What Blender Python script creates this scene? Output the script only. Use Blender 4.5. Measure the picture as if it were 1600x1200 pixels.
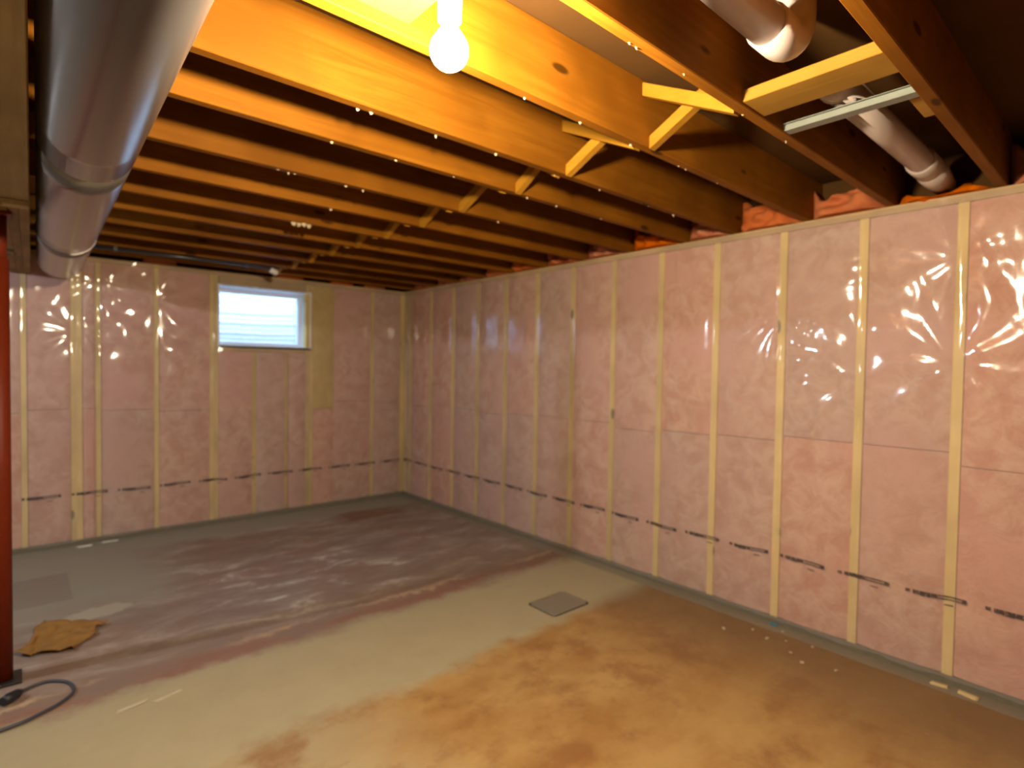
import bpy, bmesh, math, random
import numpy as np
from mathutils import Matrix, Vector

for o in list(bpy.data.objects): bpy.data.objects.remove(o)
scene = bpy.context.scene
col = scene.collection
random.seed(7)

# ------------------------------------------------------------------ camera, world, exposure
# world frame: right wall = plane X 0, back wall = plane Y 0, floor = Z 0 (metres)
Z0 = 0.03                      # bottom edge of the plastic sheet above the floor
H = 2.268 + Z0                 # underside of the joists / top of the stud walls
FPX = 880.99                   # focal length in pixels of a 1600 x 1200 frame
def cam_axes(yaw, pitch, roll):
    cy, sy = math.cos(yaw), math.sin(yaw)
    F = Vector((sy*math.cos(pitch), cy*math.cos(pitch), math.sin(pitch)))
    R = Vector((cy, -sy, 0)); U = R.cross(F)
    c, s = math.cos(roll), math.sin(roll)
    return c*R + s*U, -s*R + c*U, F
R_, U_, F_ = cam_axes(.7197, -.0282, .0153)
cam_d = bpy.data.cameras.new('camera'); cam = bpy.data.objects.new('camera', cam_d); col.objects.link(cam)
cam.matrix_world = Matrix(((R_.x, U_.x, -F_.x, -3.2865), (R_.y, U_.y, -F_.y, -5.6074), (R_.z, U_.z, -F_.z, 1.4302+Z0), (0, 0, 0, 1)))
cam_d.sensor_width = 36; cam_d.lens = FPX/1600*36; cam_d.clip_start = .02; cam_d.clip_end = 200
cam_d.dof.use_dof = True; cam_d.dof.focus_distance = 1.15; cam_d.dof.aperture_fstop = 2.5
scene.camera = cam
scene.cycles.max_bounces = 6; scene.cycles.diffuse_bounces = 3; scene.cycles.glossy_bounces = 3; scene.cycles.transparent_max_bounces = 8
scene.cycles.caustics_reflective = False; scene.cycles.caustics_refractive = False

world = bpy.data.worlds.new('overcast_sky'); scene.world = world; world.use_nodes = True
wn = world.node_tree.nodes; bg = wn['Background']
bg.inputs[0].default_value = (.46, .67, 1, 1); bg.inputs[1].default_value = 16.0
vs = scene.view_settings
vs.view_transform = 'Standard'; vs.look = 'None'; vs.gamma = 1; vs.exposure = 0.0; vs.use_curve_mapping = False
LAMP_COL = (1.0, .84, .58); LAMP_L = 3350.0     # warm bare bulb in view
COOL_COL = (.86, .92, 1.0); COOL_L = 1700.0      # cool bulb beyond the beam

# ------------------------------------------------------------------ node helpers
class NT:
    def __init__(s, name):
        s.m = bpy.data.materials.new(name); s.m.use_nodes = True
        s.t = s.m.node_tree; s.t.nodes.clear()
        s.out = s.t.nodes.new('ShaderNodeOutputMaterial')
    def n(s, typ, **kw):
        nd = s.t.nodes.new(typ)
        for k, v in kw.items(): setattr(nd, k, v)
        return nd
    def link(s, a, b): s.t.links.new(a, b)
    def put(s, sock, v):
        if v is None: return
        if isinstance(v, bpy.types.NodeSocket): s.link(v, sock)
        elif isinstance(v, (tuple, list)) and len(v) == 3 and sock.type == 'RGBA': sock.default_value = (*v, 1)
        else: sock.default_value = v
    def math(s, op, a, b=None, c=None, clamp=False):
        nd = s.n('ShaderNodeMath', operation=op, use_clamp=clamp)
        s.put(nd.inputs[0], a); s.put(nd.inputs[1], b)
        if c is not None: s.put(nd.inputs[2], c)
        return nd.outputs[0]
    def mix(s, f, a, b, mode='MIX'):
        nd = s.n('ShaderNodeMix', data_type='RGBA', blend_type=mode)
        s.put(nd.inputs[0], f); s.put(nd.inputs[6], a); s.put(nd.inputs[7], b)
        return nd.outputs[2]
    def coord(s, which='Object'): return s.n('ShaderNodeTexCoord').outputs[which]
    def xyz(s, v):
        nd = s.n('ShaderNodeSeparateXYZ'); s.link(v, nd.inputs[0]); return nd.outputs
    def scale(s, v, sc, loc=(0, 0, 0)):
        nd = s.n('ShaderNodeMapping'); s.link(v, nd.inputs[0]); nd.inputs['Scale'].default_value = sc; nd.inputs['Location'].default_value = loc
        return nd.outputs[0]
    def noise(s, v, scale=5, detail=4, rough=.55, dist=0):
        nd = s.n('ShaderNodeTexNoise'); s.link(v, nd.inputs['Vector'])
        nd.inputs['Scale'].default_value = scale; nd.inputs['Detail'].default_value = detail
        nd.inputs['Roughness'].default_value = rough; nd.inputs['Distortion'].default_value = dist
        return nd.outputs[0]
    def ramp(s, f, lo, hi):      # smooth 0..1
        nd = s.n('ShaderNodeMapRange', interpolation_type='SMOOTHSTEP'); s.put(nd.inputs[0], f)
        nd.inputs[1].default_value = lo; nd.inputs[2].default_value = hi
        return nd.outputs[0]
    def bump(s, h, strength=.3, dist=.01):
        nd = s.n('ShaderNodeBump'); nd.inputs['Strength'].default_value = strength; nd.inputs['Distance'].default_value = dist
        s.link(h, nd.inputs['Height']); return nd.outputs[0]
    def bsdf(s, colour, rough=.6, metal=0, normal=None, spec=None, **kw):
        nd = s.n('ShaderNodeBsdfPrincipled')
        s.put(nd.inputs['Base Color'], colour); s.put(nd.inputs['Roughness'], rough); s.put(nd.inputs['Metallic'], metal)
        if spec is not None: s.put(nd.inputs['Specular IOR Level'], spec)
        if normal is not None: s.link(normal, nd.inputs['Normal'])
        for k, v in kw.items(): s.put(nd.inputs[k.replace('_', ' ')], v)
        return nd.outputs[0]
    def done(s, sh): s.link(sh, s.out.inputs[0]); return s.m

def wood(name, c1, c2, axis, rough=.6, knots=True, spec=.12):
    t = NT(name); co = t.coord()
    rnd = t.n('ShaderNodeObjectInfo').outputs['Random']
    sc = [22, 22, 22]; sc[axis] = 1.2
    off = t.n('ShaderNodeCombineXYZ'); t.link(t.math('MULTIPLY', rnd, 37), off.inputs[0]); t.link(t.math('MULTIPLY', rnd, 19), off.inputs[1])
    ad = t.n('ShaderNodeVectorMath', operation='ADD'); t.link(co, ad.inputs[0]); t.link(off.outputs[0], ad.inputs[1]); v = ad.outputs[0]
    g = t.noise(t.scale(v, sc), 1.6, 5, .6, .8)
    big = t.noise(v, 2.2, 3)
    c = t.mix(t.ramp(g, .3, .7), c1, c2)
    c = t.mix(t.ramp(big, .35, .7), c, tuple(x*.8 for x in c1))
    if knots:
        sk = [9, 9, 9]; sk[axis] = 3.2
        vo = t.n('ShaderNodeTexVoronoi'); t.link(t.scale(v, sk), vo.inputs['Vector']); vo.inputs['Scale'].default_value = .8
        k = t.math('SUBTRACT', 1, t.ramp(vo.outputs['Distance'], .07, .13))
        c = t.mix(k, c, tuple(x*.3 for x in c1))
    hsv = t.n('ShaderNodeHueSaturation'); t.put(hsv.inputs['Color'], c)
    t.link(t.math('ADD', t.math('MULTIPLY', rnd, .3), .85), hsv.inputs['Value'])
    return t.done(t.bsdf(hsv.outputs[0], rough, normal=t.bump(g, .25, .004), spec=spec))

M = {}
JO1, JO2 = (.19, .064, .004), (.25, .090, .007)
M['joist'] = wood('joist_wood', JO1, JO2, 0, .6, True, .06)
M['joist_y'] = wood('blocking_wood', (.34, .165, .02), (.41, .21, .03), 1, .55)
M['bridge'] = wood('bridging_wood', (.37, .165, .012), (.43, .20, .018), 1, .6, False)
M['beam'] = wood('beam_wood', (.26, .155, .06), (.36, .22, .09), 1, .6)
M['pale_y'] = wood('pale_board', (.36, .265, .135), (.44, .335, .18), 1, .6)
M['stud'] = wood('stud_wood', (.78, .56, .22), (.84, .63, .27), 2, .6)
M['plate_x'] = wood('plate_wood_x', (.50, .33, .155), (.58, .40, .195), 0, .6)
M['plate_y'] = wood('plate_wood_y', (.50, .33, .155), (.58, .40, .195), 1, .6)

def simple(name, c, rough=.6, metal=0, nscale=30, var=.15, bump=.1, spec=None):
    t = NT(name); v = t.coord(); n = t.noise(v, nscale, 4)
    cc = t.mix(n, tuple(x*(1-var) for x in c), tuple(min(1, x*(1+var)) for x in c))
    return t.done(t.bsdf(cc, rough, metal, normal=t.bump(n, bump, .004), spec=spec))

def fibre(name, c1, c2, c3):
    t = NT(name); v = t.coord()
    rnd = t.n('ShaderNodeObjectInfo').outputs['Random']
    a = t.noise(v, 8, 6, .65, .5); b = t.noise(v, 2.0, 3, .5); f = t.noise(t.scale(v, (1, 1, 3)), 60, 3, .7)
    c = t.mix(t.ramp(a, .34, .66), c1, c2)
    c = t.mix(t.ramp(b, .42, .72), c, c3)
    c = t.mix(t.math('MULTIPLY', t.ramp(f, .55, .8), .25), c, tuple(x*.6 for x in c1))
    hsv = t.n('ShaderNodeHueSaturation'); t.put(hsv.inputs['Color'], c)
    t.link(t.math('ADD', t.math('MULTIPLY', rnd, .16), .92), hsv.inputs['Value'])
    t.link(t.math('ADD', t.math('MULTIPLY', rnd, .25), .85), hsv.inputs['Saturation'])
    return t.done(t.bsdf(hsv.outputs[0], .95, normal=t.bump(a, .5, .03), spec=.05))
M['pink'] = fibre('pink_fibreglass', (.585, .295, .215), (.71, .445, .345), (.67, .355, .295))
M['rim'] = fibre('bare_pink_fibreglass', (.50, .12, .03), (.58, .17, .05), (.54, .14, .04))
M['olive'] = fibre('olive_fibre', (.50, .36, .11), (.60, .45, .16), (.55, .38, .12))

def concrete(name, c, var=.2):
    t = NT(name); v = t.coord(); a = t.noise(v, 3, 6); b = t.noise(v, 40, 4)
    cc = t.mix(a, tuple(x*(1-var) for x in c), tuple(x*(1+var) for x in c))
    return t.done(t.bsdf(cc, .9, normal=t.bump(b, .2, .004)))
M['conc'] = concrete('foundation_concrete', (.38, .36, .33))
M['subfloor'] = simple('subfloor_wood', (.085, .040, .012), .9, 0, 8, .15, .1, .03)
M['sill'] = simple('treated_sill', (.17, .145, .10), .8, 0, 25)
M['galv'] = simple('galvanised_steel', (.215, .19, .175), .24, .85, 9, .10, .01)
M['channel'] = simple('galvanised_channel', (.22, .235, .20), .45, .6, 30)
M['pvc'] = simple('white_pvc', (.47, .38, .34), .4, 0, 20, .04, .02)
M['red'] = simple('red_primer_paint', (.15, .018, .004), .5, 0, 20, .2, .05, .2)
M['darkmetal'] = simple('dark_steel', (.035, .03, .028), .5, .4, 20)
M['vinyl'] = simple('white_vinyl', (.72, .74, .78), .4, 0, 20, .03, .01)
M['corr'] = simple('corrugated_zinc', (.80, .82, .84), .6, .0, 12, .06, .02)
M['gravel'] = simple('gravel', (.4, .38, .35), .95, 0, 60, .4, .6)
M['porcelain'] = simple('porcelain', (.8, .78, .72), .3, 0, 10, .02, .01)
M['cord'] = simple('blue_grey_cord', (.05, .055, .075), .5, 0, 30, .1, .02)
M['black'] = simple('black_plastic', (.012, .014, .02), .5, 0, 30, .1, .02)
M['paper'] = simple('brown_paper', (.30, .145, .03), .8, 0, 14, .35, .3)
M['scrap'] = simple('pale_scrap', (.56, .44, .27), .7, 0, 40)
M['drywall'] = simple('plaster_dust', (.52, .44, .31), .9, 0, 40)
M['chip'] = simple('pale_wood_chip', (.75, .56, .28), .7, 0, 40)
M['blue'] = simple('blue_tape', (.03, .22, .30), .6, 0, 40)
M['white'] = simple('white_plastic', (.8, .78, .72), .4, 0, 40, .05)
M['darkpipe'] = simple('dark_pipe', (.05, .05, .055), .25, .3, 20, .1, .02)
M['drain'] = simple('grey_plate', (.25, .215, .165), .6, .1, 50, .12, .1)

def emit(name, c, s):
    t = NT(name); e = t.n('ShaderNodeEmission'); t.put(e.inputs[0], c); e.inputs[1].default_value = s
    return t.done(e.outputs[0])
M['bulb'] = emit('lit_warm_bulb', LAMP_COL, LAMP_L)
M['bulb_cool'] = emit('lit_cool_bulb', COOL_COL, COOL_L)

def glass():
    t = NT('window_glass'); tr = t.n('ShaderNodeBsdfTransparent'); tr.inputs[0].default_value = (.93, .97, 1, 1)
    gl = t.n('ShaderNodeBsdfGlossy'); gl.inputs['Roughness'].default_value = .03
    lw = t.n('ShaderNodeLayerWeight'); f = t.math('ADD', t.math('MULTIPLY', t.math('POWER', lw.outputs['Facing'], 4.), .9), .05)
    mx = t.n('ShaderNodeMixShader'); t.link(f, mx.inputs[0]); t.link(tr.outputs[0], mx.inputs[1]); t.link(gl.outputs[0], mx.inputs[2])
    return t.done(mx.outputs[0])
M['glass'] = glass()

def poly(name, axis, sign, start, period, printed=True):
    """clear vapour-barrier sheet with its printed line; axis = index of the run direction"""
    t = NT(name); co = t.coord(); X = t.xyz(co)
    u = t.math('MULTIPLY', X[axis], sign)
    lw = t.n('ShaderNodeLayerWeight')
    f = t.math('ADD', t.math('MULTIPLY', t.math('POWER', lw.outputs['Facing'], 5.), .9), .07)
    tr = t.n('ShaderNodeBsdfTransparent'); tr.inputs[0].default_value = (.97, .96, .95, 1)
    gl = t.n('ShaderNodeBsdfGlossy'); gl.inputs['Roughness'].default_value = .10
    di = t.n('ShaderNodeBsdfDiffuse'); di.inputs[0].default_value = (.80, .72, .70, 1)
    m1 = t.n('ShaderNodeMixShader'); m1.inputs[0].default_value = .15
    t.link(tr.outputs[0], m1.inputs[1]); t.link(di.outputs[0], m1.inputs[2])
    m2 = t.n('ShaderNodeMixShader'); t.link(f, m2.inputs[0]); t.link(m1.outputs[0], m2.inputs[1]); t.link(gl.outputs[0], m2.inputs[2])
    if not printed: return t.done(m2.outputs[0])
    # printed line: repeated illegible lettering .3 m long
    w = t.math('DIVIDE', t.math('SUBTRACT', u, start), period)
    p = t.math('FRACT', t.math('ADD', w, 50.0))
    wob = t.math('MULTIPLY', t.math('SUBTRACT', t.noise(co, 3, 1), .5), .03)
    z = t.math('ADD', t.math('SUBTRACT', X[2], .407), wob)
    def band(v, a, b): return t.math('MULTIPLY', t.math('GREATER_THAN', v, a), t.math('LESS_THAN', v, b))
    def rect(a, b, c, d): return t.math('MULTIPLY', band(p, a, b), band(z, c, d))
    shapes = [rect(.0, .06, -.006, .010), rect(.10, .42, -.009, .011), rect(.40, .75, .004, .011), rect(.40, .75, -.009, -.003),
              rect(.71, .78, -.010, .010), rect(.50, .62, -.034, -.029), rect(.2, .33, -.012, -.007)]
    acc = shapes[0]
    for s_ in shapes[1:]: acc = t.math('MAXIMUM', acc, s_)
    gap = t.ramp(t.noise(t.scale(co, (1, 1, .3)), 120, 2), .32, .50)
    acc = t.math('MULTIPLY', acc, t.math('ADD', t.math('MULTIPLY', gap, .42), .42))
    ink = t.n('ShaderNodeBsdfPrincipled'); ink.inputs['Base Color'].default_value = (.035, .022, .025, 1); ink.inputs['Roughness'].default_value = .4
    m3 = t.n('ShaderNodeMixShader'); t.link(acc, m3.inputs[0]); t.link(m2.outputs[0], m3.inputs[1]); t.link(ink.outputs[0], m3.inputs[2])
    return t.done(m3.outputs[0])
M['poly'] = poly('clear_poly_sheet', 0, 1, 0, 1, False)
M['poly_r'] = poly('clear_poly_sheet_side', 1, -1, 4.524, .3045)
M['poly_b'] = poly('clear_poly_sheet_back', 0, 1, -.288, .2985)

def floor_mat():
    t = NT('stained_concrete'); co = t.coord(); X = t.xyz(co)
    n1 = t.noise(co, 1.7, 6, .6, .3); n2 = t.noise(co, 6, 6, .65); n3 = t.noise(co, 38, 4, .6)
    nx = t.noise(t.scale(co, (1.1, 2.7, 1)), 2.0, 8, .68, .5)            # streaks along the trowel direction
    nb = t.noise(t.scale(co, (1.0, 1.6, 1)), 2.3, 6, .62)
    wob = t.math('ADD', t.math('MULTIPLY', t.math('SUBTRACT', n2, .5), .22), t.math('MULTIPLY', t.math('SUBTRACT', n1, .5), .20))
    Yw = t.math('ADD', X[1], wob); Xw = t.math('ADD', X[0], wob)
    bare = t.mix(n2, (.365, .305, .185), (.46, .395, .255))
    grey = t.mix(n2, (.275, .25, .20), (.345, .32, .26))
    purp = t.mix(t.ramp(nx, .35, .68), (.235, .165, .135), (.345, .275, .23))
    red = (.27, .155, .11)
    oran = t.mix(t.ramp(nb, .3, .7), (.355, .185, .058), (.46, .285, .108))
    # far field: worn reddish stain with pale scuffs
    far = t.mix(t.ramp(n1, .45, .65), purp, t.mix(.5, purp, red))
    scuff = t.math('MULTIPLY', t.ramp(nx, .50, .66), t.ramp(n2, .36, .58))
    patch = t.math('MULTIPLY', t.math('SUBTRACT', 1, t.ramp(t.math('ABSOLUTE', t.math('ADD', X[1], 1.75)), .25, .75)), t.math('SUBTRACT', 1, t.ramp(t.math('ABSOLUTE', t.math('ADD', X[0], 1.75)), .3, 1.0)))
    far = t.mix(t.math('MULTIPLY', scuff, t.math('ADD', .25, t.math('MULTIPLY', patch, .75)), clamp=True), far, (.66, .60, .53))
    # darker red line on the edge of the trench
    edge = t.math('MULTIPLY', t.ramp(Yw, -2.70, -2.60), t.math('SUBTRACT', 1, t.ramp(Yw, -2.55, -2.40)))
    far = t.mix(t.math('MULTIPLY', edge, t.math('MULTIPLY', t.ramp(nx, .38, .58), .8)), far, (.25, .105, .07))
    line = t.math('MULTIPLY', t.ramp(Yw, -2.50, -2.47), t.math('SUBTRACT', 1, t.ramp(Yw, -2.46, -2.43)))
    far = t.mix(t.math('MULTIPLY', line, t.ramp(n1, .42, .6)), far, (.46, .33, .22))
    # grey, unstained margin by the back wall and the left corner
    back = t.ramp(Yw, -.50, -.36)
    leftg = t.math('MULTIPLY', t.math('SUBTRACT', 1, t.ramp(Xw, -2.75, -2.25)), t.ramp(Yw, -1.9, -1.2))
    far = t.mix(t.math('MAXIMUM', back, leftg), far, grey)
    # paler scraped patches in the left corner
    sq = t.math('MULTIPLY', t.math('SUBTRACT', 1, t.ramp(t.math('ABSOLUTE', t.math('ADD', X[0], 3.22)), .17, .19)), t.math('SUBTRACT', 1, t.ramp(t.math('ABSOLUTE', t.math('ADD', X[1], .98)), .27, .30)))
    far = t.mix(t.math('MULTIPLY', sq, .7), far, (.24, .20, .17))
    ex = t.math('DIVIDE', t.math('ADD', Xw, 2.96), .16); ey = t.math('DIVIDE', t.math('ADD', Yw, 1.60), .09)
    el_ = t.math('ADD', t.math('MULTIPLY', ex, ex), t.math('MULTIPLY', ey, ey))
    far = t.mix(t.math('MULTIPLY', t.math('SUBTRACT', 1, t.ramp(el_, .8, 1.1)), .8), far, (.42, .38, .30))
    # stained oblong near the corner
    rust = t.math('MULTIPLY', t.math('MULTIPLY', t.ramp(Xw, -1.0, -.92), t.math('SUBTRACT', 1, t.ramp(Xw, -.45, -.3))), t.math('MULTIPLY', t.ramp(Yw, -.72, -.66), t.math('SUBTRACT', 1, t.ramp(Yw, -.42, -.34))))
    far = t.mix(t.math('MULTIPLY', rust, .75), far, (.20, .10, .055))
    # concrete trench that carries the floor drain
    near_edge = t.ramp(Yw, -3.46, -3.34); far_edge = t.math('SUBTRACT', 1, t.ramp(Yw, -2.72, -2.60))
    c = t.mix(near_edge, oran, bare)
    c = t.mix(t.ramp(Yw, -2.76, -2.58), c, far)
    lo = t.math('MULTIPLY', t.math('SUBTRACT', 1, t.ramp(Xw, -2.5, -1.9)), t.math('SUBTRACT', 1, t.ramp(Yw, -2.75, -2.6)))
    c = t.mix(t.math('MULTIPLY', lo, .75), c, bare)
    # brown blotches near the camera
    bl = t.math('MULTIPLY', t.ramp(t.noise(co, 2.6, 6, .65), .46, .64), t.math('SUBTRACT', 1, t.ramp(Yw, -3.5, -3.3)))
    c = t.mix(t.math('MULTIPLY', bl, .7), c, (.25, .105, .035))
    # darker brown towards the right wall, clean strip at its foot
    rd = t.math('MULTIPLY', t.ramp(Xw, -1.0, -.25), t.math('SUBTRACT', 1, t.ramp(X[1], -3.45, -3.25)))
    c = t.mix(t.math('MULTIPLY', rd, .78), c, (.22, .13, .062))
    strip = t.ramp(t.math('ADD', X[0], t.math('MULTIPLY', wob, .08)), -.10, -.085)
    c = t.mix(t.math('MULTIPLY', strip, .8), c, t.mix(n2, (.23, .20, .155), (.33, .29, .23)))
    c = t.mix(t.math('MULTIPLY', t.ramp(n3, .62, .74), .25), c, (.5, .42, .3))
    rough = t.math('ADD', .42, t.math('MULTIPLY', n2, .3))
    return t.done(t.bsdf(c, rough, normal=t.bump(t.mix(.4, n3, n2), .10, .006), spec=.35))
M['floor'] = floor_mat()

# ------------------------------------------------------------------ mesh helpers
def link(name, me, mat, parent=None, smooth=False):
    o = bpy.data.objects.new(name, me); col.objects.link(o)
    if mat is not None and not me.materials: me.materials.append(M[mat] if isinstance(mat, str) else mat)
    if smooth:
        for p in me.polygons: p.use_smooth = True
    if parent is not None: o.parent = parent
    return o
def from_bm(name, bm, mat, parent=None, smooth=False):
    bmesh.ops.recalc_face_normals(bm, faces=bm.faces)
    me = bpy.data.meshes.new(name); bm.to_mesh(me); bm.free()
    return link(name, me, mat, parent, smooth)
def add_box(bm, lo, hi, bev=0):
    vs_ = [bm.verts.new((x, y, z)) for x in (lo[0], hi[0]) for y in (lo[1], hi[1]) for z in (lo[2], hi[2])]
    fs = [bm.faces.new([vs_[i] for i in q]) for q in ((0, 1, 3, 2), (4, 6, 7, 5), (0, 4, 5, 1), (2, 3, 7, 6), (0, 2, 6, 4), (1, 5, 7, 3))]
    if bev:
        es = list({e for f in fs for e in f.edges})
        bmesh.ops.bevel(bm, geom=es, offset=bev, segments=1, affect='EDGES')
def box(name, lo, hi, mat, parent=None, bev=0):
    bm = bmesh.new(); add_box(bm, lo, hi, bev); return from_bm(name, bm, mat, parent)
def empty(name, loc=(0, 0, 0)):
    o = bpy.data.objects.new(name, None); col.objects.link(o); o.location = loc; o.empty_display_size = .1
    bpy.context.view_layer.update(); return o
def keep(child, parent):        # parent without moving the mesh baked in world coordinates
    child.parent = parent; child.matrix_parent_inverse = Matrix.Translation(parent.location).inverted(); return child
def tag(o, label, cat, group=None):
    o['label'] = label; o['category'] = cat
    if group: o['group'] = group
    return o
def structure(o, label=None, cat=None):
    o['kind'] = 'structure'
    if label: o['label'] = label
    if cat: o['category'] = cat
    return o
def tube(bm, pts, rad, seg=16, caps=True):
    """swept tube through pts; rad one radius or a list"""
    pts = [Vector(p) for p in pts]; n = len(pts)
    rads = rad if isinstance(rad, (list, tuple)) else [rad]*n
    rings = []; up = None
    for i, p in enumerate(pts):
        d = (pts[min(i+1, n-1)] - pts[max(i-1, 0)])
        d = d.normalized() if d.length > 1e-9 else Vector((0, 0, 1))
        if up is None:
            up = Vector((0, 0, 1)) if abs(d.z) < .9 else Vector((1, 0, 0))
        a = d.cross(up).normalized(); up = a.cross(d).normalized()
        rings.append([bm.verts.new(p + rads[i]*(math.cos(2*math.pi*k/seg)*a + math.sin(2*math.pi*k/seg)*up)) for k in range(seg)])
    for r0, r1 in zip(rings, rings[1:]):
        for k in range(seg): bm.faces.new((r0[k], r0[(k+1) % seg], r1[(k+1) % seg], r1[k]))
    if caps:
        bm.faces.new(rings[0][::-1]); bm.faces.new(rings[-1])
def tube_obj(name, pts, rad, mat, parent=None, seg=16, smooth=True, caps=True):
    bm = bmesh.new(); tube(bm, pts, rad, seg, caps); o = from_bm(name, bm, mat, parent, smooth)
    if smooth:
        for p in o.data.polygons:
            if len(p.vertices) > 4: p.use_smooth = False
    return o
def lathe(bm, prof, centre, seg=24):
    rings = []
    for r, z in prof:
        if r < 1e-6: rings.append([bm.verts.new((centre[0], centre[1], centre[2]+z))])
        else: rings.append([bm.verts.new((centre[0]+r*math.cos(2*math.pi*k/seg), centre[1]+r*math.sin(2*math.pi*k/seg), centre[2]+z)) for k in range(seg)])
    for a, b in zip(rings, rings[1:]):
        for k in range(seg):
            j = (k+1) % seg
            if len(a) == 1: bm.faces.new((a[0], b[j], b[k]))
            elif len(b) == 1: bm.faces.new((a[k], a[j], b[0]))
            else: bm.faces.new((a[k], a[j], b[j], b[k]))

def vnoise(x, y, seed=0):
    x = np.asarray(x, float); y = np.asarray(y, float)
    xi = np.floor(x); yi = np.floor(y); xf = x-xi; yf = y-yi
    def hsh(i, j):
        v = np.sin(i*127.1 + j*311.7 + seed*74.7)*43758.5453
        return v - np.floor(v)
    sx = xf*xf*xf*(xf*(xf*6-15)+10); sy = yf*yf*yf*(yf*(yf*6-15)+10)
    a = hsh(xi, yi)*(1-sx) + hsh(xi+1, yi)*sx; b = hsh(xi, yi+1)*(1-sx) + hsh(xi+1, yi+1)*sx
    return a*(1-sy) + b*sy

# ------------------------------------------------------------------ floor, outer walls, ceiling
XL, YN = -7.0, -7.6            # far side of the basement and wall behind the camera
floor = box('floor', (XL-.3, YN-.3, -.12), (.35, .4, 0), 'floor'); structure(floor, 'stained bare concrete basement floor', 'floor')
structure(box('wall_left', (XL-.2, YN-.2, 0), (XL, .33, H+.26), 'conc'), 'plain concrete foundation wall across the basement', 'wall')
structure(box('wall_front', (XL, YN-.2, 0), (.33, YN, H+.26), 'conc'), 'plain concrete foundation wall behind the viewer', 'wall')

WX0, WX1, WZ0, WZ1 = -1.909, -1.081, 1.602+Z0, 2.14+Z0      # window opening
CB0, CB1 = .10, .32            # foundation thickness behind the studs
bm = bmesh.new()
add_box(bm, (XL, CB0, 0), (WX0-.02, CB1, H)); add_box(bm, (WX1+.02, CB0, 0), (.32, CB1, H))
add_box(bm, (WX0-.02, CB0, 0), (WX1+.02, CB1, WZ0-.02)); add_box(bm, (WX0-.02, CB0, WZ1+.02), (WX1+.02, CB1, H))
wall_back = structure(from_bm('wall_back', bm, 'conc'), 'insulated back wall with small window under clear plastic', 'wall')
wall_right = structure(box('wall_right', (CB0, YN, 0), (CB1, CB0, H), 'conc'), 'long insulated side wall under clear plastic sheeting', 'wall')

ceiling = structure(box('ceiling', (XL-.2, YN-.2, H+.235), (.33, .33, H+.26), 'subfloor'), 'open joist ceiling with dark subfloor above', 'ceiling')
# rim boards close the joist ends
box('rim_board', (.17, YN, H), (.208, .20, H+.235), 'subfloor', ceiling)
box('rim_board', (XL-.2, .17, H), (.208, .208, H+.235), 'subfloor', ceiling)

JY = [-5.15, -4.725, -4.325, -3.905, -3.57, -3.12, -2.69, -2.265, -1.855, -1.445, -1.035, -.625, -.215]
JY = [-5.15-.41*k for k in range(5, 0, -1)] + JY
for y in JY:
    bow = random.uniform(-.004, .004)
    box('floor_joist', (XL, y, H+max(0, bow)), (.17, y+.040, H+.235), 'joist', ceiling, .003)

# cross bridging, one pair in each bay
for a, b in zip(JY[3:], JY[4:]):
    if a < -4.73: continue
    y0, y1 = a+.040, b
    for q in (0, 1):
        x = -1.53 + q*.055 + random.uniform(-.015, .015)
        za, zb = (H+.018, H+.20) if q == 0 else (H+.20, H+.018)
        bm = bmesh.new()
        d = Vector((0, y1-y0, zb-za)).normalized(); nrm = Vector((0, -d.z, d.y))
        hw, tx = .021, .017
        P0 = Vector((x, y0+.001, za)); P1 = Vector((x, y1-.001, zb))
        ring = []
        for P in (P0, P1):
            for sx, sn in ((-1, -1), (1, -1), (1, 1), (-1, 1)):
                off = nrm*(sn*hw)
                # cut the ends square to the joist faces
                v = P + Vector((sx*tx, 0, 0)) + Vector((0, 0, sn*hw/d.y))
                ring.append(bm.verts.new(v))
        for k in range(4): bm.faces.new((ring[k], ring[(k+1) % 4], ring[4+(k+1) % 4], ring[4+k]))
        bm.faces.new(ring[:4][::-1]); bm.faces.new(ring[4:])
        from_bm('bridging', bm, 'bridge', ceiling)

# flat blocking and cleat by the drain pipe
box('blocking', (-1.57, -4.683, H+.008), (-1.42, -5.112+.0, H+.046), 'joist_y', ceiling, .003)
box('cleat', (-1.20, -5.112, H-.0+.012), (-1.02, -5.075, H+.10), 'joist_y', ceiling, .003)

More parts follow.
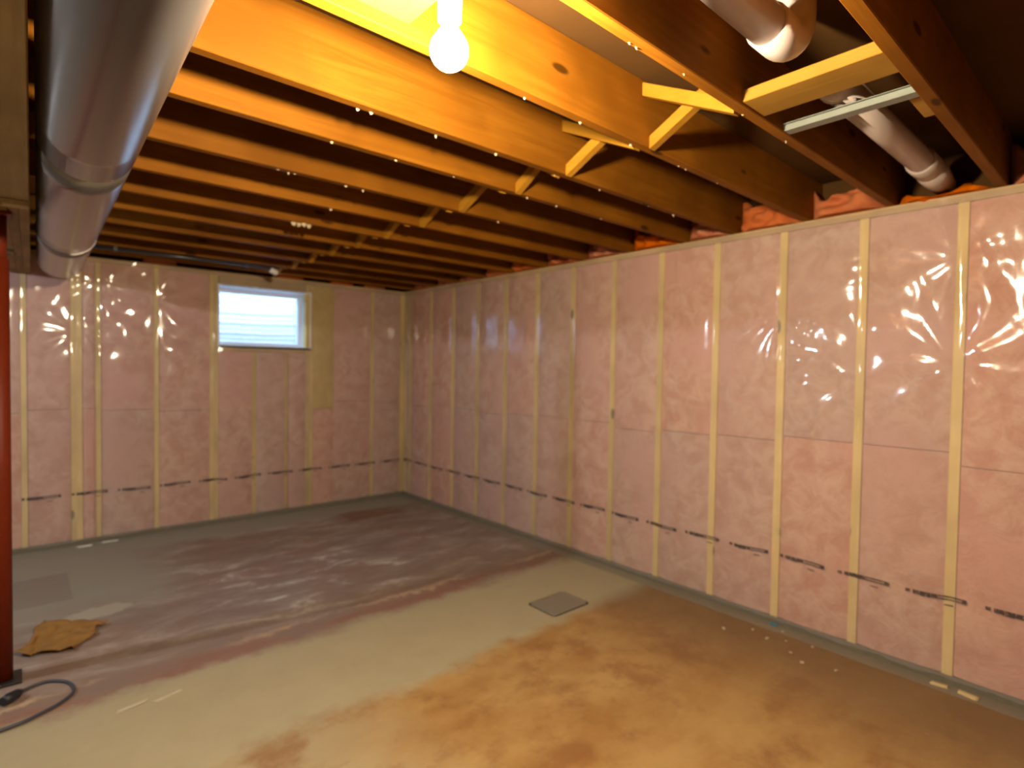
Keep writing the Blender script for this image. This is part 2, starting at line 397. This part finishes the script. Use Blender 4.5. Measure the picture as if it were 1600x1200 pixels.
# pale remnants of old ceiling tile and staples under the joists
SC = [(-2.445, -3.861), (-2.401, -3.87), (-2.141, -3.861), (-1.874, -3.88), (-1.532, -3.863), (-1.243, -3.874), (-.858, -3.873), (-.629, -3.872), (-2.1, -4.292), (-1.843, -4.291), (-1.565, -4.292), (-1.244, -4.292), (-1.19, -4.292), (-.935, -4.292), (-2.101, -4.692), (-2.071, -4.692), (-1.864, -4.702), (-1.50, -4.692), (-1.183, -4.696), (-2.396, -3.545), (-2.125, -3.545), (-1.839, -3.545), (-1.402, -3.55), (-1.197, -3.55), (-.845, -3.55), (-2.393, -3.086), (-2.438, -3.094), (-2.366, -3.09), (-2.129, -3.09), (-2.043, -3.09), (-2.018, -2.665), (-1.213, -3.10)]
def scrap(name, c, s, parent, mat, hang):
    bm = bmesh.new(); n = 7
    top = [bm.verts.new((c[0]+s*random.uniform(.7, 1.1)*math.cos(6.283*k/n), c[1]+.6*s*random.uniform(.7, 1.1)*math.sin(6.283*k/n), c[2])) for k in range(n)]
    low = [bm.verts.new((v.co.x*.5+c[0]*.5, v.co.y*.5+c[1]*.5, c[2]-hang*random.uniform(.7, 1.1))) for v in top]
    for k in range(n): bm.faces.new((top[k], top[(k+1) % n], low[(k+1) % n], low[k]))
    bm.faces.new(top[::-1]); bm.faces.new(low)
    return from_bm(name, bm, mat, parent)
for i, (x, y) in enumerate(SC):
    scrap('tile_scrap', (x, y, H+.001), random.uniform(.004, .010), ceiling, 'scrap', random.uniform(.003, .012))
for dx in (0, .03, .055, .09): scrap('tile_scrap', (-2.06+dx, -2.245+random.uniform(-.01, .01), H+.001), .018, ceiling, 'scrap', .022)

# ------------------------------------------------------------------ stud walls
FX = .006                      # stud face just behind the sheet
def lumpy(name, lo, hi, out_axis, out_sign, puff, mat, parent, n=(7, 15), seed=0, rough=.006, ragged=0):
    """batt: a slab whose room-side face is pillowed and uneven"""
    u_ax = 1-out_axis; nu, nv = n
    bm = bmesh.new()
    us = np.linspace(lo[u_ax], hi[u_ax], nu); zs = np.linspace(lo[2], hi[2], nv)
    fr = hi[out_axis] if out_sign > 0 else lo[out_axis]; bk = lo[out_axis] if out_sign > 0 else hi[out_axis]
    F = []; B = []; G = []
    for i, u in enumerate(us):
        fa = []; ba = []; ga = []
        for j, z in enumerate(zs):
            eu = min(i, nu-1-i)/((nu-1)/2); ez = min(j, nv-1-j)/((nv-1)/2)
            pf = puff*min(1, eu*2.2)**.6*((.94+.06*min(1, ez*7)) if not ragged else (max(0, 1-(j/(nv-1))**3))**.5)
            w = fr + out_sign*(pf - puff + rough*(float(vnoise(u*(17 if ragged else 9)+seed, z*(19 if ragged else 9), seed))-.5)*2*min(1, eu*3)*min(1, ez*5))
            zz = z + (ragged*(float(vnoise(u*13, 3.3, seed+5))-.78)*(j/(nv-1))**2 if ragged else 0)
            c = [0, 0, zz]; c[u_ax] = u; c[out_axis] = w; fa.append(bm.verts.new(c))
            if i in (0, nu-1) or j in (0, nv-1):
                c2 = list(c); c2[out_axis] = bk; ba.append(bm.verts.new(c2)); ga.append(bm.verts.new(c))
            else: ba.append(None); ga.append(None)
        F.append(fa); B.append(ba); G.append(ga)
    for i in range(nu-1):
        for j in range(nv-1): bm.faces.new((F[i][j], F[i+1][j], F[i+1][j+1], F[i][j+1]))
    for i in range(nu-1):
        for j in (0, nv-1): bm.faces.new((G[i][j], G[i+1][j], B[i+1][j], B[i][j]))
    for j in range(nv-1):
        for i in (0, nu-1): bm.faces.new((G[i][j], G[i][j+1], B[i][j+1], B[i][j]))
    loop = [B[i][0] for i in range(nu)] + [B[nu-1][j] for j in range(1, nv)] + [B[i][nv-1] for i in range(nu-2, -1, -1)] + [B[0][j] for j in range(nv-2, 0, -1)]
    bm.faces.new(loop)
    return from_bm(name, bm, mat, parent, True)

SEAM = 1.035+Z0
# right wall: studs at .4064
RS = [-5.0+.4064*k for k in range(-5, 13)]
RS = [y for y in RS if y < -.05]
box('bottom_plate', (FX, YN, 0), (FX+.089, .0, .042), 'sill', wall_right)
box('top_plate', (FX-.004, YN, H-.040), (FX+.089, 0.0, H), 'plate_y', wall_right, .002)
for y in RS:
    box('stud', (FX-.001, y-.0215, .042), (FX+.089, y+.0215, H-.040), 'stud', wall_right, .002)
box('corner_stud', (FX-.001, -.043, .042), (FX+.089, FX-.003, H-.040), 'stud', wall_right, .002)
edges = [YN] + RS + [-.021]
for i, (a, b) in enumerate(zip(edges, edges[1:])):
    y0, y1 = a+.023, b-.023
    if i == 0: y0 = max(YN, a)
    if y1-y0 < .03: continue
    sm = SEAM + random.choice((-.03, -.01, .0, .015, .03))
    lumpy('insulation_batt', (FX-.002, y0, .045), (FX+.085, y1, sm-.0018), 0, -1, .012, 'pink', wall_right, seed=i*3+1)
    lumpy('insulation_batt', (FX-.002, y0, sm+.0018), (FX+.085, y1, H-.042), 0, -1, .012, 'pink', wall_right, seed=i*3+2)
# stuffed batts in the joist ends above the wall
for i, (a, b) in enumerate(zip(JY, JY[1:])):
    if b < -6: continue
    y0, y1 = a+.042, b-.002
    z1 = H + random.choice((.17, .19, .215, .20))
    if abs(a+5.15) < .01: z1 = H+.055
    lumpy('rim_batt', (-.03-random.uniform(0, .03), y0, H+.002), (.165, y1, z1), 0, -1, .10, 'rim', wall_right, (17, 15), seed=50+i, rough=.055, ragged=.13)

# back wall
BS = [-4.2, -3.82, -3.255, -2.958, -2.921, -2.80, -2.398, -1.972, -1.934, -1.098, -1.060, -.39, -.026]
box('bottom_plate', (XL, FX, 0), (0, FX+.089, .042), 'sill', wall_back)
box('top_plate', (XL, FX-.004, H-.040), (FX+.03, FX+.089, H), 'plate_x', wall_back, .002)
for x in BS[:-1]:
    box('stud', (x-.0185, FX-.001, .042), (x+.0185, FX+.089, H-.040), 'stud', wall_back, .002)
box('corner_stud', (-.046, FX-.002, .042), (.0035, FX+.089, H-.040), 'stud', wall_back, .002)
for x in (-1.603, -1.30): box('cripple_stud', (x-.019, FX+(.004 if x < -1.5 else .03), .042), (x+.019, FX+.089, WZ0-.058), 'stud', wall_back, .002)
box('window_header', (WX0, FX, WZ1+.018), (WX1, FX+.089, H-.041), 'plate_x', wall_back, .002)
box('window_sill_plate', (WX0, FX+.002, WZ0-.056), (WX1, FX+.089, WZ0-.018), 'plate_x', wall_back, .002)
bays = [(-4.2, -3.82), (-3.82, -3.255), (-3.255, -2.958), (-2.921, -2.80), (-2.80, -2.398), (-2.398, -1.972), (-.82, -.39), (-.39, -.028)]
for i, (a, b) in enumerate(bays):
    sm = SEAM + random.choice((-.02, 0, .012, .02))
    x0, x1 = a+(.0 if a == -.82 else .0205), b-.0205
    lumpy('insulation_batt', (x0, FX-.002, .045), (x1, FX+.085, sm-.0018), 1, -1, .010, 'pink', wall_back, seed=200+i*3)
    lumpy('insulation_batt', (x0, FX-.002, sm+.0018), (x1, FX+.085, H-.042), 1, -1, .010, 'pink', wall_back, seed=201+i*3)
lumpy('insulation_batt', (-1.041, FX-.002, .045), (-.821, FX+.085, .985+Z0), 1, -1, .010, 'pink', wall_back, seed=260)
lumpy('olive_batt', (-1.041, FX-.003, .99+Z0), (-.822, FX+.085, H-.042), 1, -1, .008, 'olive', wall_back, seed=261)
for i, (a, b) in enumerate([(-1.915, -1.622), (-1.584, -1.319), (-1.281, -1.117)]):
    lumpy('insulation_batt', (a, FX-.002, .045), (b, FX+.085, WZ0-.058), 1, -1, .010, 'pink', wall_back, seed=270+i)
# stuffing visible above the back wall
for i, x in enumerate((-2.35, -1.25, -.72, -.35)):
    lumpy('rim_batt', (x-.14, -.03, H+.002), (x+.10, .165, H+.05+.02*(i % 2)), 1, -1, .03, 'rim', wall_back, (6, 6), seed=300+i, rough=.012)

# ---- clear plastic sheets
def fan(s, z, c, R, n, amp, ph, lo=-9, hi=9):
    dx = s-c[0]; dz = z-c[1]; r = np.hypot(dx, dz)+1e-6; th = np.arctan2(dz, dx)
    w = np.clip((th-lo)/.25, 0, 1)*np.clip((hi-th)/.25, 0, 1)
    return amp*w*(r/R)*np.exp(-(r/R)**1.6)*np.cos(n*th+ph+1.6*np.sin(r*9))
def sheet_height(s, z, studs, hot, seed, folds):
    h = np.zeros_like(s)
    st = np.array(sorted(studs)); idx = np.clip(np.searchsorted(st, s)-1, 0, len(st)-2)
    t = np.clip((s-st[idx])/(st[idx+1]-st[idx]), 0, 1); w = np.minimum(1, (st[idx+1]-st[idx])/.35)
    h += .010*w*(1-(2*t-1)**4)*(.6+.8*vnoise(s*2.5, z*1.3, seed))
    pin = (1-(2*t-1)**8)
    mask = np.zeros_like(s)
    for (cs, cz, rs, rz, a) in hot: mask = np.maximum(mask, a*np.exp(-((s-cs)/rs)**2-((z-cz)/rz)**2))
    # crinkles: ridged noise, sheared so the folds run in varying directions
    q = vnoise(s*1.1, z*1.1, seed+3)*6.28
    for k, (fx, fz, am, a0, av) in enumerate(folds):
        a = a0+q*av
        x2 = s*np.cos(a)+z*np.sin(a); z2 = -s*np.sin(a)+z*np.cos(a)
        nn = vnoise(x2*fx+k*13, z2*fz, seed+11+k)
        h += am*(1-np.abs(2*nn-1))*pin*(.10+mask)
    h += .004*(vnoise(s*3.2, z*2.1, seed+31)-.5)*pin
    return h
def make_sheet(name, axis, s0, s1, z0, z1, step, hfun, mat, parent, holes=()):
    ns = int((s1-s0)/step)+1; nz = int((z1-z0)/step)+1
    S = np.linspace(s0, s1, ns); Z = np.linspace(z0, z1, nz)
    SS, ZZ = np.meshgrid(S, Z, indexing='ij')
    Hh = hfun(SS, ZZ)
    # uneven hem along the floor
    hem = (1-np.clip((ZZ-z0)/.06, 0, 1))
    ZZ2 = ZZ + hem*(.012*(vnoise(SS*7, SS*0, 5)-.5)+.008*(vnoise(SS*30, SS*0, 6)-.5))
    co = np.empty((ns*nz, 3)); sign = 1 if axis == 0 else -1
    if axis == 0: co[:, 0] = SS.ravel(); co[:, 1] = (.0-Hh).ravel()
    else: co[:, 1] = -SS.ravel(); co[:, 0] = (.0-Hh).ravel()
    co[:, 2] = ZZ2.ravel()
    faces = []
    for i in range(ns-1):
        sm = (S[i]+S[i+1])/2
        for j in range(nz-1):
            zm = (Z[j]+Z[j+1])/2
            if any(a < sm < b and c < zm < d for a, b, c, d in holes): continue
            q = (i*nz+j, (i+1)*nz+j, (i+1)*nz+j+1, i*nz+j+1)
            faces.append(q if axis == 0 else q)
    me = bpy.data.meshes.new(name); me.from_pydata(co.tolist(), [], faces); me.update()
    me.materials.append(M['poly']); me.materials.append(M[mat])       # second material only on the printed band
    for p in me.polygons:
        if .33 < p.center.z < .47: p.material_index = 1
    return link(name, me, None, parent, True)
hotR = [(4.95, 1.80, .75, .55, 1.0), (4.35, 1.55, .45, .5, .9), (4.6, 1.30, .35, .3, .6), (1.75, 1.75, .35, .25, .25), (.2, 1.8, .3, .3, .3)]
def hR(s, z):
    h = sheet_height(s, z, [-y for y in RS]+[0, 7.7], hotR, 2, [(2.2, 7, .0060, .25, .10), (9, 3, .0030, .9, .15), (5, 15, .0012, -.3, .15)])
    h += fan(s, z, (4.60, 1.42), .30, 11, .010, .4, 1.4, 4.6) + fan(s, z, (4.60, 1.42), .30, 11, .010, .4, -4.6, -1.2) + fan(s, z, (4.99, 1.52), .34, 9, .010, 1.2) + fan(s, z, (4.19, 1.80), .20, 12, .008, 2)
    h += fan(s, z, (4.99, 2.02), .22, 8, .006, .7)
    return h
hotB = [(-2.75, 1.80, .55, .45, .95), (-2.25, 1.55, .4, .4, .8), (-3.2, 1.7, .4, .4, .9), (-1.95, 1.25, .15, .25, .5), (-.15, 1.85, .25, .2, .4)]
def hB(s, z):
    h = sheet_height(s, z, BS+[-1.603, -7.0], hotB, 8, [(6.0, .9, .0100, -.12, .08), (10, 1.8, .0030, .15, .08), (2.5, 4, .0020, .6, .1)])
    h += fan(s, z, (-2.80, 2.12), .38, 10, .009, .2) + fan(s, z, (-2.398, 2.0), .42, 9, .011, 1.0) + fan(s, z, (-1.95, 1.50), .34, 10, .009, 2.2) + fan(s, z, (-2.94, 1.70), .22, 9, .006, .9)
    return h
make_sheet('plastic_sheet', 1, .004, 7.55, Z0, H-.012, .0165, hR, 'poly_r', wall_right)
make_sheet('plastic_sheet', 0, -4.6, -.004, Z0, H-.012, .0165, hB, 'poly_b', wall_back, [(WX0-.005, WX1+.005, WZ0-.005, WZ1+.005)])

# ------------------------------------------------------------------ window
win = structure(empty('window_1', ((WX0+WX1)/2, .0, WZ0)), 'small white vinyl basement window with bright daylight', 'window')
JD = .305                      # depth of the jambs
def wpart(name, lo, hi, mat, bev=.002): return keep(box(name, lo, hi, mat, None, bev), win)
wpart('jamb', (WX0-.016, -.004, WZ0-.016), (WX0, JD, WZ1+.016), 'vinyl')
wpart('jamb', (WX1, -.004, WZ0-.016), (WX1+.016, JD, WZ1+.016), 'vinyl')
wpart('head_jamb', (WX0, -.004, WZ1), (WX1, JD, WZ1+.016), 'vinyl')
wpart('sill', (WX0, -.004, WZ0-.016), (WX1, JD, WZ0), 'vinyl')
fw = .030; fy0, fy1 = .235, .30
fr = keep(empty('frame', (WX0, fy0, WZ0)), win)
def fpart(name, lo, hi): 
    o = box(name, lo, hi, 'vinyl', None, .003); o.parent = fr; o.matrix_parent_inverse = Matrix.Translation((WX0, fy0, WZ0)).inverted(); return o
bm = bmesh.new()
add_box(bm, (WX0, fy0, WZ0), (WX0+fw, fy1, WZ1)); add_box(bm, (WX1-fw, fy0, WZ0), (WX1, fy1, WZ1))
add_box(bm, (WX0+fw, fy0, WZ0), (WX1-fw, fy1, WZ0+fw*1.3)); add_box(bm, (WX0+fw, fy0, WZ1-fw), (WX1-fw, fy1, WZ1))
bpy.data.objects.remove(fr)
keep(from_bm('frame', bm, 'vinyl'), win)
keep(box('pane', (WX0+fw, .262, WZ0+fw*1.3), (WX1-fw, .268, WZ1-fw), 'glass'), win)
# dark trim line under the opening where the sheet is folded
keep(box('sheet_fold', (WX0-.004, -.014, WZ0-.022), (WX1+.004, -.005, WZ0-.006), 'darkmetal', None, .002), win)

# corrugated well outside
bm = bmesh.new(); cx, ry, rx = (WX0+WX1)/2, .75, .75; nz_, na = 60, 28
g = []
for j in range(nz_+1):
    z = 1.30+1.35*j/nz_; w = .010*math.sin(2*math.pi*z/.055)
    g.append([bm.verts.new((cx+(rx+w)*math.cos(math.pi*k/na), .325+(ry+w)*math.sin(math.pi*k/na), z)) for k in range(na+1)])
for j in range(nz_):
    for k in range(na): bm.faces.new((g[j][k], g[j][k+1], g[j+1][k+1], g[j+1][k]))
well = from_bm('window_well', bm, 'corr', None, True); tag(well, 'corrugated metal window well outside the small basement window', 'window well')
sol = well.modifiers.new('thickness', 'SOLIDIFY'); sol.thickness = .004
ground = structure(box('ground', (cx-4, .33, 1.15), (cx+4, 4.5, 1.30), 'gravel'), 'gravel ground outside the basement window', 'ground')

# ------------------------------------------------------------------ beam on the left, its post, the round duct
BD = Vector((.0137, 1, 0)).normalized(); DD = Vector((.0196, 1, .0)).normalized()
def along(o, pivot, d):       # turn a part built along Y about a pivot
    o.matrix_world = Matrix.Translation(pivot) @ Matrix.Rotation(-math.atan2(d.x, d.y), 4, 'Z') @ Matrix.Translation(-Vector(pivot)); return o
BZ = 2.085+Z0
beam = empty('support_beam', (-3.373, -5.6, BZ)); tag(beam, 'dark built-up wooden beam running to the back wall beside the duct', 'beam')
beam.rotation_euler.z = -math.atan2(BD.x, BD.y)
for k in range(4):
    o = box('beam_ply', (-.066+.038*k-.0, YN+5.8, 0), (-.066+.038*k+.0375, 5.56, H-BZ-.001), 'beam', beam, .002)
o = box('nailer_and_rim_cleat', (-.030, -1.4, -.022), (.083, 3.03, -.001), 'pale_y', beam, .002)
o = box('nailer_and_rim_cleat', (-.030, 2.96, -.046), (.083, 3.02, -.023), 'pale_y', beam, .002)  # cross cleat added below the nailing board so its near face catches a bright rim

px, py = -3.352, -2.2
post = empty('steel_post', (px, py, 0)); tag(post, 'red painted steel jack post holding up the wooden beam', 'post')
pt = BZ-.002
keep(tube_obj('shaft', [(px, py, .012), (px, py, pt-.20)], .040, 'red', None, 24), post)
keep(tube_obj('inner_tube', [(px, py, pt-.21), (px, py, pt-.012)], .033, 'red', None, 24), post)
keep(box('cap_plate', (px-.05, py-.07, pt-.012), (px+.05, py+.07, pt-.0), 'red', None, .002), post)
keep(box('base_plate', (px-.07, py-.07, 0), (px+.07, py+.07, .012), 'darkmetal', None, .002), post)
keep(tube_obj('pin', [(px-.06, py-.01, pt-.16), (px+.055, py-.01, pt-.16)], .006, 'darkmetal', None, 8), post)

rd = .129; dzc = 2.131+Z0
def dpt(y, r=0): return Vector((-3.158 + .0196*(y+5.6), y, dzc))
duct = empty('round_duct', dpt(-3.0)); tag(duct, 'large round galvanised duct hanging under the joists beside the beam', 'duct')
secs = [(-6.8, -5.05), (-5.05, -3.35), (-3.35, -1.72), (-1.72, -.62)]
for i, (a, b) in enumerate(secs):
    r0 = rd
    bm = bmesh.new(); pts = [dpt(a+(b-a)*k/8) for k in range(9)]
    if i == 3:
        for q in (.02, .05, .075): pts.append(dpt(b+q))
        rads = [r0]*9 + [r0*.97, r0*.86, r0*.62]
    else: rads = [r0]*9
    tube(bm, pts, rads, 40); o = from_bm('duct_section', bm, 'galv', None, True); keep(o, duct)
    for p in o.data.polygons:
        if len(p.vertices) > 4: p.use_smooth = False
for y in (-1.72,):
    keep(tube_obj('seam_ring', [dpt(y-.02), dpt(y-.005), dpt(y+.005), dpt(y+.02)], [rd+.001, rd+.004, rd+.004, rd+.001], 'galv', None, 40), duct)
for y in (-5.6,): 
    c = dpt(y)
    pts = [(c.x-rd-.006, y, H+.03)] + [(c.x+(rd+.003)*math.cos(math.pi+math.pi*k/16), y, c.z+(rd+.003)*math.sin(math.pi+math.pi*k/16)) for k in range(17)] + [(c.x+rd+.006, y, H+.03)]
    bm = bmesh.new(); L = []
    for p in pts: L.append([bm.verts.new((p[0], p[1]-.012, p[2])), bm.verts.new((p[0], p[1]+.012, p[2]))])
    for a, b in zip(L, L[1:]): bm.faces.new((a[0], a[1], b[1], b[0]))
    keep(from_bm('hanger_strap', bm, 'galv', None, True), duct)

# ------------------------------------------------------------------ drain pipes and channel between two joists
yp, zp, rp = -4.905, 2.352+Z0, .050
def elbow(x0, dirx):
    return [(x0 + dirx*.085*math.sin(a), yp, zp + .085*(1-math.cos(a))) for a in [math.pi/2*k/8 for k in range(9)]]
p1 = empty('drain_pipe', (-2.0, yp, zp)); tag(p1, 'short white plastic drain pipe turning up near the bulb', 'pipe')
keep(tube_obj('pipe_run', [(-3.0, yp, zp-.01), (-1.80, yp, zp-.01)], rp, 'pvc', None, 24), p1)
el = [(x, y, z-.01) for x, y, z in elbow(-1.72, 1)]
keep(tube_obj('elbow', [(-1.80, yp, zp-.01)]+el+[(el[-1][0], yp, H+.234)], rp+.006, 'pvc', None, 24), p1)
p2 = empty('drain_pipe', (-.6, yp, zp)); tag(p2, 'white plastic drain pipe above the steel channel running into the wall', 'pipe')
keep(tube_obj('pipe_run', [(-1.33, yp, zp), (-.30, yp, zp+.004)], rp, 'pvc', None, 24), p2)
keep(tube_obj('end_cap', [(-1.385, yp, zp), (-1.375, yp, zp), (-1.30, yp, zp), (-1.295, yp, zp)], [rp-.006, rp+.006, rp+.006, rp+.001], 'pvc', None, 24), p2)
keep(tube_obj('coupling', [(-.34, yp, zp+.004), (-.335, yp, zp+.004), (-.20, yp, zp+.004)], [rp+.003, rp+.009, rp+.009], 'pvc', None, 24), p2)
keep(tube_obj('end_fitting', [(-.20, yp, zp+.004), (-.10, yp, zp), (-.02, yp, zp-.004), (.10, yp, zp-.01)], [rp+.009, rp+.009, rp+.004, rp-.004], 'pvc', None, 24), p2)

bm = bmesh.new()
prof = [(-.042, .016), (-.030, .016), (-.020, 0), (.020, 0), (.030, .016), (.042, .016)]
y0c, y1c = -5.112, -4.683; ring = []
for y in (y0c, y1c): ring.append([bm.verts.new((-1.245+p[0], y, H+.006+p[1])) for p in prof])
for a in range(5): bm.faces.new((ring[0][a], ring[0][a+1], ring[1][a+1], ring[1][a]))
ch = from_bm('hat_channel', bm, 'channel'); s2 = ch.modifiers.new('thickness', 'SOLIDIFY'); s2.thickness = .002
tag(ch, 'grey galvanised steel channel bridging two joists under the drain pipe', 'channel')

# ------------------------------------------------------------------ conduit above the back wall
cz = 2.250+Z0
cp = [(-2.90, -.60, cz), (-2.2, -.605, cz), (-1.76, -.61, cz), (-1.70, -.61, cz-.004), (-1.655, -.61, cz-.016)]
cd = empty('water_pipe', (-2.2, -.605, cz)); tag(cd, 'thin dark pipe with white end cap under the joists above the window', 'pipe')
keep(tube_obj('pipe_run', cp, .014, 'darkpipe', None, 14), cd)
keep(tube_obj('end_cap', [(-1.665, -.61, cz-.012), (-1.655, -.61, cz-.017), (-1.615, -.61, cz-.034), (-1.605, -.61, cz-.038)], [.017, .024, .025, .018], 'white', None, 14), cd)
for x in (-2.75, -1.85): keep(box('pipe_clip', (x-.012, -.625, cz-.015), (x+.012, -.585, H-.001), 'darkmetal'), cd)

# ------------------------------------------------------------------ bare bulbs
def lamp(name, c, bulbmat, label):
    """porcelain lampholder on a small board between the joists, bulb below; c = bulb centre"""
    x, y, z = c
    t = empty(name, (x, y, H)); tag(t, label, 'lamp')
    bm = bmesh.new(); lathe(bm, [(0, H-z+.03), (.055, H-z+.03), (.058, H-z+.015), (.045, H-z-.012), (.026, H-z-.022), (.024, .060), (0, .060)], c, 24)
    keep(from_bm('lampholder', bm, 'porcelain', None, True), t)
    r = .040
    bm = bmesh.new(); prof = [(0, -r)] + [(r*math.sin(a), -r*math.cos(a)) for a in [math.pi*k/14 for k in range(1, 11)]] + [(.018, .045), (.014, .062), (0, .062)]
    lathe(bm, prof, c, 24)
    keep(from_bm('bulb', bm, bulbmat, None, True), t)
    return t
lamp('bulb_lamp', (-2.615, -4.630, 2.080+Z0), 'bulb', 'bare warm light bulb glowing under the joists')
box('blocking', (-2.70, -4.683, H+.031), (-2.53, -4.327, H+.069), 'joist_y', ceiling, .003)
lamp('bulb_lamp', (-5.05, -2.03, 2.19+Z0), 'bulb_cool', 'bare cool white light bulb beyond the wooden beam')
box('blocking', (-5.13, -2.223, H+.031), (-4.97, -1.857, H+.069), 'joist_y', ceiling, .003)

# ------------------------------------------------------------------ things on the floor
bm = bmesh.new(); dc = (-.767, -3.205)
def rrect(bm, cx, cy, hx, hy, r, z, n=4):
    vs_ = []
    for (sx, sy, a0) in ((1, 1, 0), (-1, 1, 90), (-1, -1, 180), (1, -1, 270)):
        for k in range(n+1):
            a = math.radians(a0+90*k/n); vs_.append(bm.verts.new((cx+sx*(hx-r)+r*math.cos(a), cy+sy*(hy-r)+r*math.sin(a), z)))
    return vs_
dr = empty('drain_cover', (dc[0], dc[1], 0)); tag(dr, 'grey rectangular drain cover set in the bare concrete strip', 'drain cover')
r0 = rrect(bm, dc[0], dc[1], .150, .112, .025, .0005); r1 = rrect(bm, dc[0], dc[1], .148, .110, .025, .006); r2 = rrect(bm, dc[0], dc[1], .138, .100, .02, .006); r3 = rrect(bm, dc[0], dc[1], .136, .098, .02, .003)
for a, b in ((r0, r1), (r1, r2), (r2, r3)):
    for k in range(len(a)): bm.faces.new((a[k], a[(k+1) % len(a)], b[(k+1) % len(b)], b[k]))
bm.faces.new(r0[::-1]); bm.faces.new(r3)
keep(from_bm('plate', bm, 'drain'), dr)
bm = bmesh.new(); o1 = rrect(bm, dc[0], dc[1], .160, .122, .03, .0012); i1 = rrect(bm, dc[0], dc[1], .150, .112, .025, .0012)
for k in range(len(o1)): bm.faces.new((o1[k], o1[(k+1) % len(o1)], i1[(k+1) % len(i1)], i1[k]))
keep(from_bm('joint', bm, 'darkmetal'), dr)

# brown paper lying flat with lifted creased edges
nx_, ny_ = 26, 22
bm = bmesh.new(); grid = []
quad = [Vector((-3.31, -1.98)), Vector((-3.06, -2.06)), Vector((-2.93, -1.80)), Vector((-3.20, -1.58))]
for i in range(nx_+1):
    row = []
    for j in range(ny_+1):
        u, v = i/nx_, j/ny_
        p = quad[0]*(1-u)*(1-v)+quad[1]*u*(1-v)+quad[2]*u*v+quad[3]*(1-u)*v
        e = max(abs(2*u-1), abs(2*v-1))
        p = p + Vector((float(vnoise(u*5, v*5, 1))-.5, float(vnoise(u*5, v*5, 2))-.5))*.05
        z = .004 + .016*abs(float(vnoise(u*6, v*6, 3))-.5)*2 + .018*max(0, e-.75)/.25*float(vnoise(u*4, v*4, 4))
        row.append(bm.verts.new((p.x, p.y, z)))
    grid.append(row)
for i in range(nx_):
    for j in range(ny_): bm.faces.new((grid[i][j], grid[i+1][j], grid[i+1][j+1], grid[i][j+1]))
pp = from_bm('crumpled_paper', bm, 'paper', None, True); s3 = pp.modifiers.new('thickness', 'SOLIDIFY'); s3.thickness = .0015
tag(pp, 'crumpled amber brown paper lying on the floor by the red post', 'paper')

cordc = []
ctrl = [(-3.31, -2.42, .02), (-3.27, -2.36, .008), (-3.20, -2.34, .008), (-3.13, -2.40, .008), (-3.11, -2.50, .008), (-3.15, -2.57, .008), (-3.22, -2.62, .008), (-3.30, -2.66, .010), (-3.40, -2.66, .008), (-3.50, -2.60, .008)]
def catmull(c, n=10):
    c = [Vector(p) for p in c]; c = [2*c[0]-c[1]] + c + [2*c[-1]-c[-2]]; out = []
    for i in range(1, len(c)-2):
        for k in range(n):
            t = k/n; a, b, d, e = c[i-1:i+3]
            out.append(.5*((2*b)+(d-a)*t+(2*a-5*b+4*d-e)*t*t+(3*b-a-3*d+e)*t**3))
    return out + [c[-2]]
ec = empty('extension_cord', (-3.2, -2.5, 0)); tag(ec, 'blue grey power cord looped on the floor by the red post', 'cord')
keep(tube_obj('cable', catmull(ctrl), .007, 'cord', None, 10), ec)
keep(tube_obj('plug', [(-3.285, -2.40, .022), (-3.30, -2.415, .024), (-3.325, -2.44, .026), (-3.345, -2.46, .026)], [.011, .020, .022, .018], 'black', None, 14), ec)

def chip(name, x, y, lx, ly, lz, rz, mat, label, cat, group=None):
    bm = bmesh.new(); add_box(bm, (-lx/2, -ly/2, 0), (lx/2, ly/2, lz), min(lx, ly, lz)*.2)
    for v in bm.verts: v.co.x += .15*lx*random.uniform(-1, 1); v.co.y += .1*ly*random.uniform(-1, 1)
    o = from_bm(name, bm, mat); o.location = (x, y, 0); o.rotation_euler.z = rz; return tag(o, label, cat, group)
chip('wood_chip', -.045, -4.985, .022, .062, .010, .1, 'chip', 'pale wood chip at the foot of the side wall, farther one', 'wood chip')
chip('wood_chip', -.048, -5.09, .024, .065, .010, -.15, 'chip', 'pale wood chip at the foot of the side wall, nearer one', 'wood chip')
chip('tape_scrap', -.018, -4.20, .012, .04, .012, .1, 'blue', 'small teal blue tape scrap at the foot of the side wall', 'scrap')
chip('plastic_scrap', -2.90, -.075, .09, .02, .008, .05, 'white', 'white plastic sliver on the floor under the back wall, left one', 'scrap')
chip('plastic_scrap', -2.73, -.05, .09, .018, .008, -.1, 'white', 'white plastic sliver on the floor under the back wall, right one', 'scrap')
chip('plaster_smear', -2.93, -2.79, .11, .022, .003, .2, 'drywall', 'pale plaster sliver on the floor nearer the power cord', 'scrap')
chip('plaster_smear', -2.80, -2.80, .10, .02, .003, .25, 'drywall', 'pale plaster sliver on the floor farther from the power cord', 'scrap')
for i, (x, y) in enumerate([(-.06, -4.27), (-.27, -4.40), (-.21, -4.25), (-.17, -4.15), (-.29, -4.04), (-.28, -4.62), (-.16, -4.33), (-.33, -4.48), (-.12, -4.45)]):
    s = random.uniform(.008, .016)
    chip('crumb', x, y, s, s*1.4, s*.6, random.uniform(0, 3), 'scrap', 'tiny pale crumb of debris on the floor near the side wall', 'debris', 'pale crumbs near the side wall')
